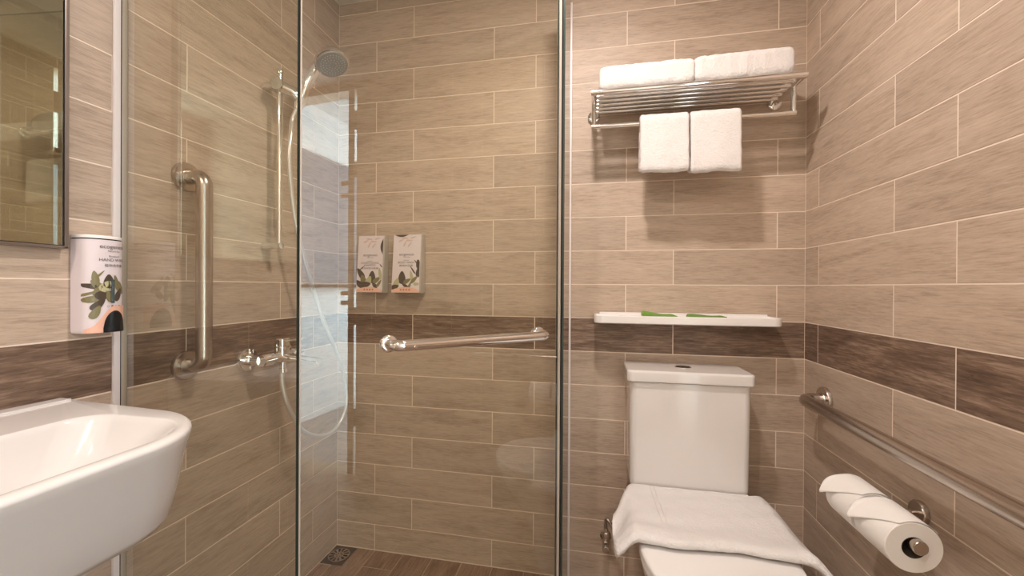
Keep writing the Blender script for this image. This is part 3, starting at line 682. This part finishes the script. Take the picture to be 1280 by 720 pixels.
bm = NB(); rings(bm, [ell(0.021, 0.0165, 0.8474), ell(0.021, 0.0165, 0.8495), ell(0.019, 0.0148, 0.850)]); box(bm, bx-0.0005, bx+0.0005, by-0.015, by+0.015, 0.8498, 0.8503); obj('flush_plate', bm, M['dark_metal'], lid)
def egg(hw, yback, ytip, z, n=56, ymid=None, back_sq=True):
    """toilet outline: straight-ish sides, elliptic front; starts at back right"""
    ymid = ymid if ymid is not None else -0.43
    out = []
    q = n//4
    for k in range(2*q+1):           # front half ellipse from right to left
        a = pi*k/(2*q); out.append(Vector((TX+hw*cos(a), ymid-(ymid-ytip)*sin(a)**0.92, z)))
    rb = 0.045
    wb_ = hw*0.97
    for k in range(5): 
        a = pi - (pi/2)*k/4; out.append(Vector((TX-wb_+rb+cos(a)*rb, yback-rb+sin(a)*rb, z)))
    for k in range(5):
        a = pi/2 - (pi/2)*k/4; out.append(Vector((TX+wb_-rb+cos(a)*rb, yback-rb+sin(a)*rb, z)))
    return out
R = [egg(0.115, -0.03, -0.50, ZF, ymid=-0.33), egg(0.122, -0.02, -0.515, 0.04, ymid=-0.33), egg(0.118, -0.015, -0.53, 0.15, ymid=-0.35), egg(0.130, -0.012, -0.575, 0.24, ymid=-0.38), egg(0.160, -0.010, -0.635, 0.32, ymid=-0.41),
     egg(0.176, -0.010, -0.662, 0.375, ymid=-0.42), egg(0.180, -0.010, -0.668, 0.41, ymid=-0.42), egg(0.176, -0.012, -0.664, 0.418, ymid=-0.42)]
loft('bowl', R, M['ceramic'], t)
R = [egg(0.160, -0.02, -0.15, 0.416, ymid=-0.10), egg(0.160, -0.02, -0.15, 0.453, ymid=-0.10)]
loft('cistern_base', R, M['ceramic'], t)
def ering(g, z, tip=-0.678): return egg(0.186+g, -0.188-g*0.5, tip-g, z)
loft('seat', [ering(-0.004, 0.4185), ering(0.0, 0.421), ering(0.0, 0.430), ering(-0.003, 0.434)], M['plastic'], t)
loft('seat_lid', [ering(-0.003, 0.4355), ering(0.001, 0.438), ering(0.001, 0.446), ering(-0.001, 0.4505), ering(-0.006, 0.4535), ering(-0.018, 0.455)], M['plastic'], t)
for s in (-0.11, 0.11):
    bm = NB(); lathe(bm, [(0.010, -0.018), (0.0115, -0.016), (0.0115, 0.016), (0.010, 0.018)], (TX+s, -0.183, 0.432), (1, 0, 0), 20); obj('hinge', bm, M['plastic'], t)

# water supply valve left of the toilet
t = thing('stop_valve', (-0.652, 0, 0.20), 'small brushed angle stop valve with supply hose low on the wall left of the toilet', 'valve')
bm = NB(); lathe(bm, [(0.020, 0.003), (0.020, 0.005), (0.010, 0.012), (0.009, 0.03)], (-0.653, 0, 0.198), (0, -1, 0), 24); obj('rosette', bm, M['steel'], t)
bm = NB(); lathe(bm, [(0.009, -0.022), (0.011, -0.020), (0.011, 0.006), (0.0095, 0.008), (0.0095, 0.018), (0.0125, 0.019), (0.0125, 0.036), (0.008, 0.038), (0.007, 0.052)], (-0.653, -0.036, 0.192), (0, 0, 1), 6); obj('body', bm, M['steel'], t, angle=20)
bm = NB(); lathe(bm, [(0.007, 0.0), (0.007, 0.014), (0.012, 0.015), (0.012, 0.026), (0.009, 0.028)], (-0.653, -0.036, 0.180), (0, -1, 0), 20); obj('handle', bm, M['steel'], t)
bm = NB(); tube(bm, cat_rom([(-0.653, -0.036, 0.23), (-0.654, -0.036, 0.262), (-0.649, -0.040, 0.278), (-0.637, -0.048, 0.268), (-0.615, -0.054, 0.232), (-0.601, -0.056, 0.217), (-0.590, -0.06, 0.25), (-0.587, -0.07, 0.38), (-0.580, -0.08, 0.425), (-0.572, -0.085, 0.4515)], 8), 0.0058, 12); obj('supply_hose', bm, M['braid'], t)

# ------------------------------------------------------------------ towel on the toilet lid
def sm(a, b, x): x = min(1, max(0, (x-a)/(b-a))); return x*x*(3-2*x)
bm = NB(); R = []
nu = 110
for i in range(nu+1):
    u = -0.645 + (0.645-0.130)*i/nu
    e = sm(-0.645, -0.600, u)                       # left end taper
    er = 1 - sm(-0.165, -0.130, u)
    yb_ = -0.166 - 0.115*(1-sm(-0.645, -0.572, u)) - 0.05*sm(-0.20, -0.13, u) - 0.10*sm(-0.165, -0.13, u)
    yf_ = -0.455 - 0.006*sin(u*22) - 0.035*sm(-0.22, -0.135, u)
    zt = 0.4635 - 0.055*(1-sm(-0.65, -0.585, u))*0.9 - 0.060*sm(-0.205, -0.128, u)**1.3
    th = 0.006 + 0.004*sin(u*9)**2
    fr = (0.0135 + 0.013*(1-sm(-0.625, -0.555, u)))   # radius of the rolled front edge
    loop = []
    m1 = 26
    for k in range(m1+1):                            # top, back to front
        s = k/m1; y = yb_ + (yf_-yb_)*s
        bulge = (fr*0.95)*sm(0.70, 0.97, s)
        side = 0.010*sin(s*9+1.0)*(1-sm(-0.62, -0.56, u)) 
        z = zt + th + bulge + side + 0.0016*sin(u*31+s*7) + 0.001*sin(s*23+u*11)
        loop.append(Vector((u, y, z)))
    for k in range(1, 9):                            # rolled front
        a = pi/2 - pi*k/9; loop.append(Vector((u, yf_ - cos(a)*fr*0.95, zt + (th+fr)/2 + sin(a)*(th+fr*0.95)/2 - 0.002)))
    for k in range(m1+1):
        s = 1-k/m1; y = yb_ + (yf_-yb_)*s
        side = 0.010*sin(s*9+1.0)*(1-sm(-0.62, -0.56, u))
        loop.append(Vector((u, y, zt - 0.004 + side)))
    if i in (0, nu):
        c = sum(loop, Vector())/len(loop); loop = [c+(p-c)*0.72 for p in loop]
    # hem shear: the left end leans
    R.append(loop)
rings(bm, R); o = top('hand_towel', bm, M['towel'], 'white bath mat towel folded flat over the closed toilet lid', 'towel', None, angle=80)
clouds(o, 0.0045, 0.030, 3)
bm = NB()
for xs in (-0.520, -0.508):
    pts = [(xs + 0.006*s, -0.172 + (-0.425+0.172)*s, 0.4725 + 0.0075*max(0, 0) + 0.0016*sin(xs*31+s*7) + 0.004*sin(xs*9)**2-0.001) for s in [k/20 for k in range(21)]]
    tube(bm, pts, 0.0016, 6)
h = obj('woven_border', bm, M['towel_seam'], o)
bm = NB(); tube(bm, [(-0.575+0.345*k/20, -0.1690, 0.4715+0.0006*sin(k)) for k in range(21)], 0.0028, 8); obj('hem', bm, M['towel_seam'], o)

# ------------------------------------------------------------------ towel rack
t = thing('towel_rack', (-0.40, 0, 1.743), 'chrome hotel towel rack high on the back wall above the toilet', 'rack')
rz, xl, xr_, yo = 1.743, -0.704, -0.100, -0.200
for xx in (xl, xr_):
    bm = NB(); lathe(bm, [(0.022, 0.002), (0.022, 0.010), (0.019, 0.013), (0.010, 0.014)], (xx, 0, rz), (0, -1, 0), 32); obj('flange', bm, M['chrome'], t)
    bm = NB(); tube(bm, [(xx, -0.004, rz), (xx, yo, rz)], 0.0095, 20); obj('side_arm', bm, M['chrome'], t)
    bm = NB(); tube(bm, [(xx, -0.138, rz), (xx, -0.138, rz-0.086)], 0.0075, 16); obj('strut', bm, M['chrome'], t)
bm = NB(); tube(bm, [(xl-0.0095, yo, rz), (xr_+0.0095, yo, rz)], 0.0095, 20); obj('front_rail', bm, M['chrome'], t)
for y in (-0.168, -0.138, -0.108, -0.078, -0.048):
    bm = NB(); tube(bm, [(xl, y, rz), (xr_, y, rz)], 0.0058, 14); obj('rod', bm, M['chrome'], t)
bm = NB(); tube(bm, [(xl-0.007, -0.138, rz-0.086), (xr_+0.007, -0.138, rz-0.086)], 0.0078, 18); obj('hanging_rail', bm, M['chrome'], t)

# folded towels lying on the rack: soft pillow shaped folds with visible fold layers on the end
def folded_towel(x0, x1, z0, z1a, z1b, label, seed):
    random.seed(seed)
    bm = NB(); R = []; nu = 60; yb_, yf_ = -0.012, -0.196
    for i in range(nu+1):
        s = i/nu; u = x0+(x1-x0)*s
        en = min(s, 1-s)*2; ed = min(1.0, (min(u-x0, x1-u)/0.022)); q = math.sqrt(max(0.0, 1-(1-ed)**2))
        zt = z1a+(z1b-z1a)*s; hh = (zt-z0)/2; cz = z0+hh
        k_h = 0.80+0.20*q; k_d = 0.93+0.07*q
        loop = []
        for k in range(56):
            a = 2*pi*k/56
            ca, sa = cos(a), sin(a); ex = 0.42
            y = (yb_+yf_)/2 + (yb_-yf_)/2*math.copysign(abs(ca)**ex, ca)*k_d
            z = cz + hh*math.copysign(abs(sa)**ex, sa)*k_h
            if y > -0.10: z -= 0.010*sm(-0.10, 0, y)*(1 if sa > 0 else 0)
            # a shallow crease running along the front between the fold layers
            if ca < -0.75: 
                y += 0.0045*math.exp(-((z-(z0+hh*1.15+0.005*sin(u*19+seed)))/0.005)**2)
            loop.append(Vector((u, y, z)))
        R.append(loop)
    rings(bm, R)
    o = top('folded_towel', bm, M['towel'], label, 'towel', 'folded bath towels on the rack', angle=80)
    clouds(o, 0.0065, 0.022, 3); return o
folded_towel(-0.688, -0.398, 1.7505, 1.838, 1.840, 'left of the two thick white folded towels lying on top of the rack', 1)
folded_towel(-0.396, -0.118, 1.7505, 1.842, 1.846, 'right of the two thick white folded towels lying on top of the rack', 2)

# small towels hanging over the lower rail
def hang_towel(x0, x1, zb, label, seed):
    bm = NB(); R = []; nu = 36; zr = rz-0.086; yc = -0.138; th = 0.0085
    for i in range(nu+1):
        s = i/nu; u = x0+(x1-x0)*s; ed = min(1.0, min(u-x0, x1-u)/0.008); q = 0.35+0.65*math.sqrt(max(0, 1-(1-ed)**2))
        f = yc-0.0125-th/2; b = yc+0.0125+th/2
        path = []
        zl = zb + 0.002*sin(u*50+seed)
        for k in range(15): path.append((f - 0.006*sm(0, 1, 1-k/14) + 0.0016*sin(u*60+seed)*(1-k/14), zl + (zr-0.004-zl)*k/14, Vector((-1, 0))))
        for k in range(1, 12):
            a = pi - pi*k/12; path.append((yc+cos(a)*(0.0125+th/2), zr+sin(a)*(0.0125+th/2)+0.001, Vector((cos(a), sin(a)))))
        for k in range(15): path.append((b + 0.003*k/14, zr-0.004 + (zl+0.012-(zr-0.004))*k/14, Vector((1, 0))))
        h = th*q
        outer = [Vector((u, y+n_.x*h, z+n_.y*h)) for y, z, n_ in path]; inn = [Vector((u, y-n_.x*h, z-n_.y*h)) for y, z, n_ in path]
        e0 = [Vector((u, path[0][0], path[0][1]-h*0.9))]; e1_ = [Vector((u, path[-1][0], path[-1][1]-h*0.9))]
        R.append(outer + e1_ + inn[::-1] + e0)
    rings(bm, R)
    o = top('hanging_towel', bm, M['towel'], label, 'towel', 'hand towels on the hanging rail', angle=80)
    clouds(o, 0.0045, 0.022, 3); return o
hang_towel(-0.5560, -0.4055, 1.494, 'left of the two small white towels hung over the lower rail', 3)
hang_towel(-0.4015, -0.2520, 1.488, 'right of the two small white towels hung over the lower rail', 5)

# ------------------------------------------------------------------ shelf and green packets
t = thing('wall_shelf', (-0.40, 0, 0.99), 'narrow white shelf with raised rim above the toilet', 'shelf')
sx0, sx1, sy = -0.700, -0.106, -0.112
R = [rrect(sx0+0.004, sx1-0.004, sy+0.004, -0.003, (0.004, 0.004, 0.026, 0.026), 0.990, 8), rrect(sx0, sx1, sy, -0.003, (0.004, 0.004, 0.03, 0.03), 0.993, 8), rrect(sx0, sx1, sy, -0.003, (0.004, 0.004, 0.03, 0.03), 1.0155, 8),
     rrect(sx0+0.002, sx1-0.002, sy+0.002, -0.005, (0.004, 0.004, 0.028, 0.028), 1.0175, 8), rrect(sx0+0.008, sx1-0.008, sy+0.008, -0.010, (0.004, 0.004, 0.024, 0.024), 1.0175, 8), rrect(sx0+0.010, sx1-0.010, sy+0.010, -0.012, (0.004, 0.004, 0.022, 0.022), 1.0120, 8)]
loft('tray', R, M['plastic'], t)
bm = NB(); box(bm, sx0+0.02, sx1-0.012, -0.010, -0.003, 1.012, 1.024, 0.002); obj('back_rim', bm, M['plastic'], t)
def packet(cx, cy, L_, w, hgt, m, label, seed, tilt):
    bm = NB(); n = 22; topv = []; 
    R = []
    for i in range(n+1):
        s = i/n; u = -L_/2 + L_*s
        ww = w/2*min(1, 0.75+0.9*s)*(1-sm(0.55, 1.0, s)**1.4*0.96)
        hh = hgt*(0.72+0.28*sin(s*7+seed))*(1-0.9*sm(0.8, 1, s))+0.0018
        loop = []
        for k in range(9):
            v = -1+2*k/8; loop.append((u, v*ww, hh*(1-abs(v))**0.8 + 0.0022 + tilt*(1-s)))
        for k in range(9):
            v = 1-2*k/8; loop.append((u, v*ww, 0.0006 + tilt*(1-s)*0.3))
        R.append([Vector((cx+p[0], cy+p[1], 1.0125+p[2])) for p in loop])
    rings(bm, R); return top('soap_packet', bm, m, label, 'packet', 'green soap packets on the shelf', angle=25)
packet(-0.478, -0.068, 0.118, 0.056, 0.007, M['soap_green'], 'taller bright green packet, left one on the white shelf', 1.0, 0.011)
packet(-0.325, -0.066, 0.125, 0.056, 0.007, M['soap_green2'], 'flatter green packet, right one on the white shelf', 0.6, 0.003)

# ------------------------------------------------------------------ toilet paper
AX, AZ = -0.092, 0.622
t = thing('paper_holder', (0, -0.515, AZ), 'brushed steel double toilet roll holder below the long grab bar', 'holder')
bm = NB(); lathe(bm, [(0.024, 0.002), (0.024, 0.010), (0.022, 0.013), (0.010, 0.014)], (0, -0.503, AZ+0.008), (-1, 0, 0), 32); obj('flange', bm, M['steel'], t)
bm = NB(); tube(bm, [(-0.010, -0.503, AZ+0.008), (-0.035, -0.508, AZ+0.006), (AX, -0.515, AZ)], 0.0065, 16); obj('post', bm, M['steel'], t)
bm = NB(); tube(bm, [(AX, -0.405, AZ), (AX, -0.630, AZ)], 0.0095, 20); obj('rod', bm, M['steel'], t)
bm = NB(); lathe(bm, [(0.011, 0.0), (0.0135, 0.003), (0.0135, 0.012), (0.012, 0.014)], (AX, -0.622, AZ), (0, -1, 0), 28); obj('end_cap', bm, M['steel'], t)
def roll(y0, y1, label, far):
    r = 0.049; rc = 0.0195; oz = AZ-(rc-0.0105)
    t = thing('toilet_roll', (AX, (y0+y1)/2, oz), label, 'toilet roll', 'toilet rolls on the holder')
    c = Vector((AX, y0, oz)); L_ = y1-y0
    bm = NB(); lathe(bm, [(rc+0.001, 0.0005), (r-0.0015, 0.0), (r, 0.0015), (r, L_-0.0015), (r-0.0015, L_), (rc+0.001, L_-0.0005)], c, (0, 1, 0), 64, cap0=False, cap1=False)
    obj('paper', bm, M['paper'], t)
    bm = NB(); lathe(bm, [(rc+0.0012, 0.0), (rc+0.0012, L_), (rc, L_), (rc, 0.0)], c, (0, 1, 0), 40, cap0=False, cap1=False); obj('core', bm, M['card'], t)
    # folded loose end: a triangle wrapped over the top, its tip hanging on the room side at the far end
    bm = NB(); nu, nv = 24, 30; rr = r+0.0012; grid = []
    for i in range(nu+1):
        s = i/nu; y = y0 + L_*(0.002+0.998*s)              # s=0 near end, 1 far end
        lo = 0.50 + (1.12)*s                               # angle down the room side from the top
        if s > 0.95: lo = 0.50+1.12*0.95 - (s-0.95)*9.0
        row = []
        for k in range(nv+1):
            a = -0.9 + (lo+0.9)*k/nv                       # angle from vertical toward -x
            lift = 0.0005 + 0.010*sm(0.55, 1.0, s)*sm(0.55, 1.0, k/nv) 
            if a > pi/2*0.7: lift += (a-pi/2*0.7)*0.012
            R_ = rr+lift*(1 if k else 0.4); row.append(Vector((AX - sin(a)*R_, y, oz+cos(a)*R_)))
        grid.append(row)
    gv = [[bm.verts.new(p) for p in row] for row in grid]
    for i in range(nu):
        for k in range(nv): bm.faces.new((gv[i][k], gv[i+1][k], gv[i+1][k+1], gv[i][k+1]))
    o = obj('folded_end', bm, M['paper'], t, angle=60)
    so = o.modifiers.new('thick', 'SOLIDIFY'); so.thickness = 0.0006; so.offset = 1
roll(-0.618, -0.522, 'nearer toilet roll with its paper end folded to a point', False)
roll(-0.508, -0.412, 'farther toilet roll with its folded point sticking out toward the toilet', True)
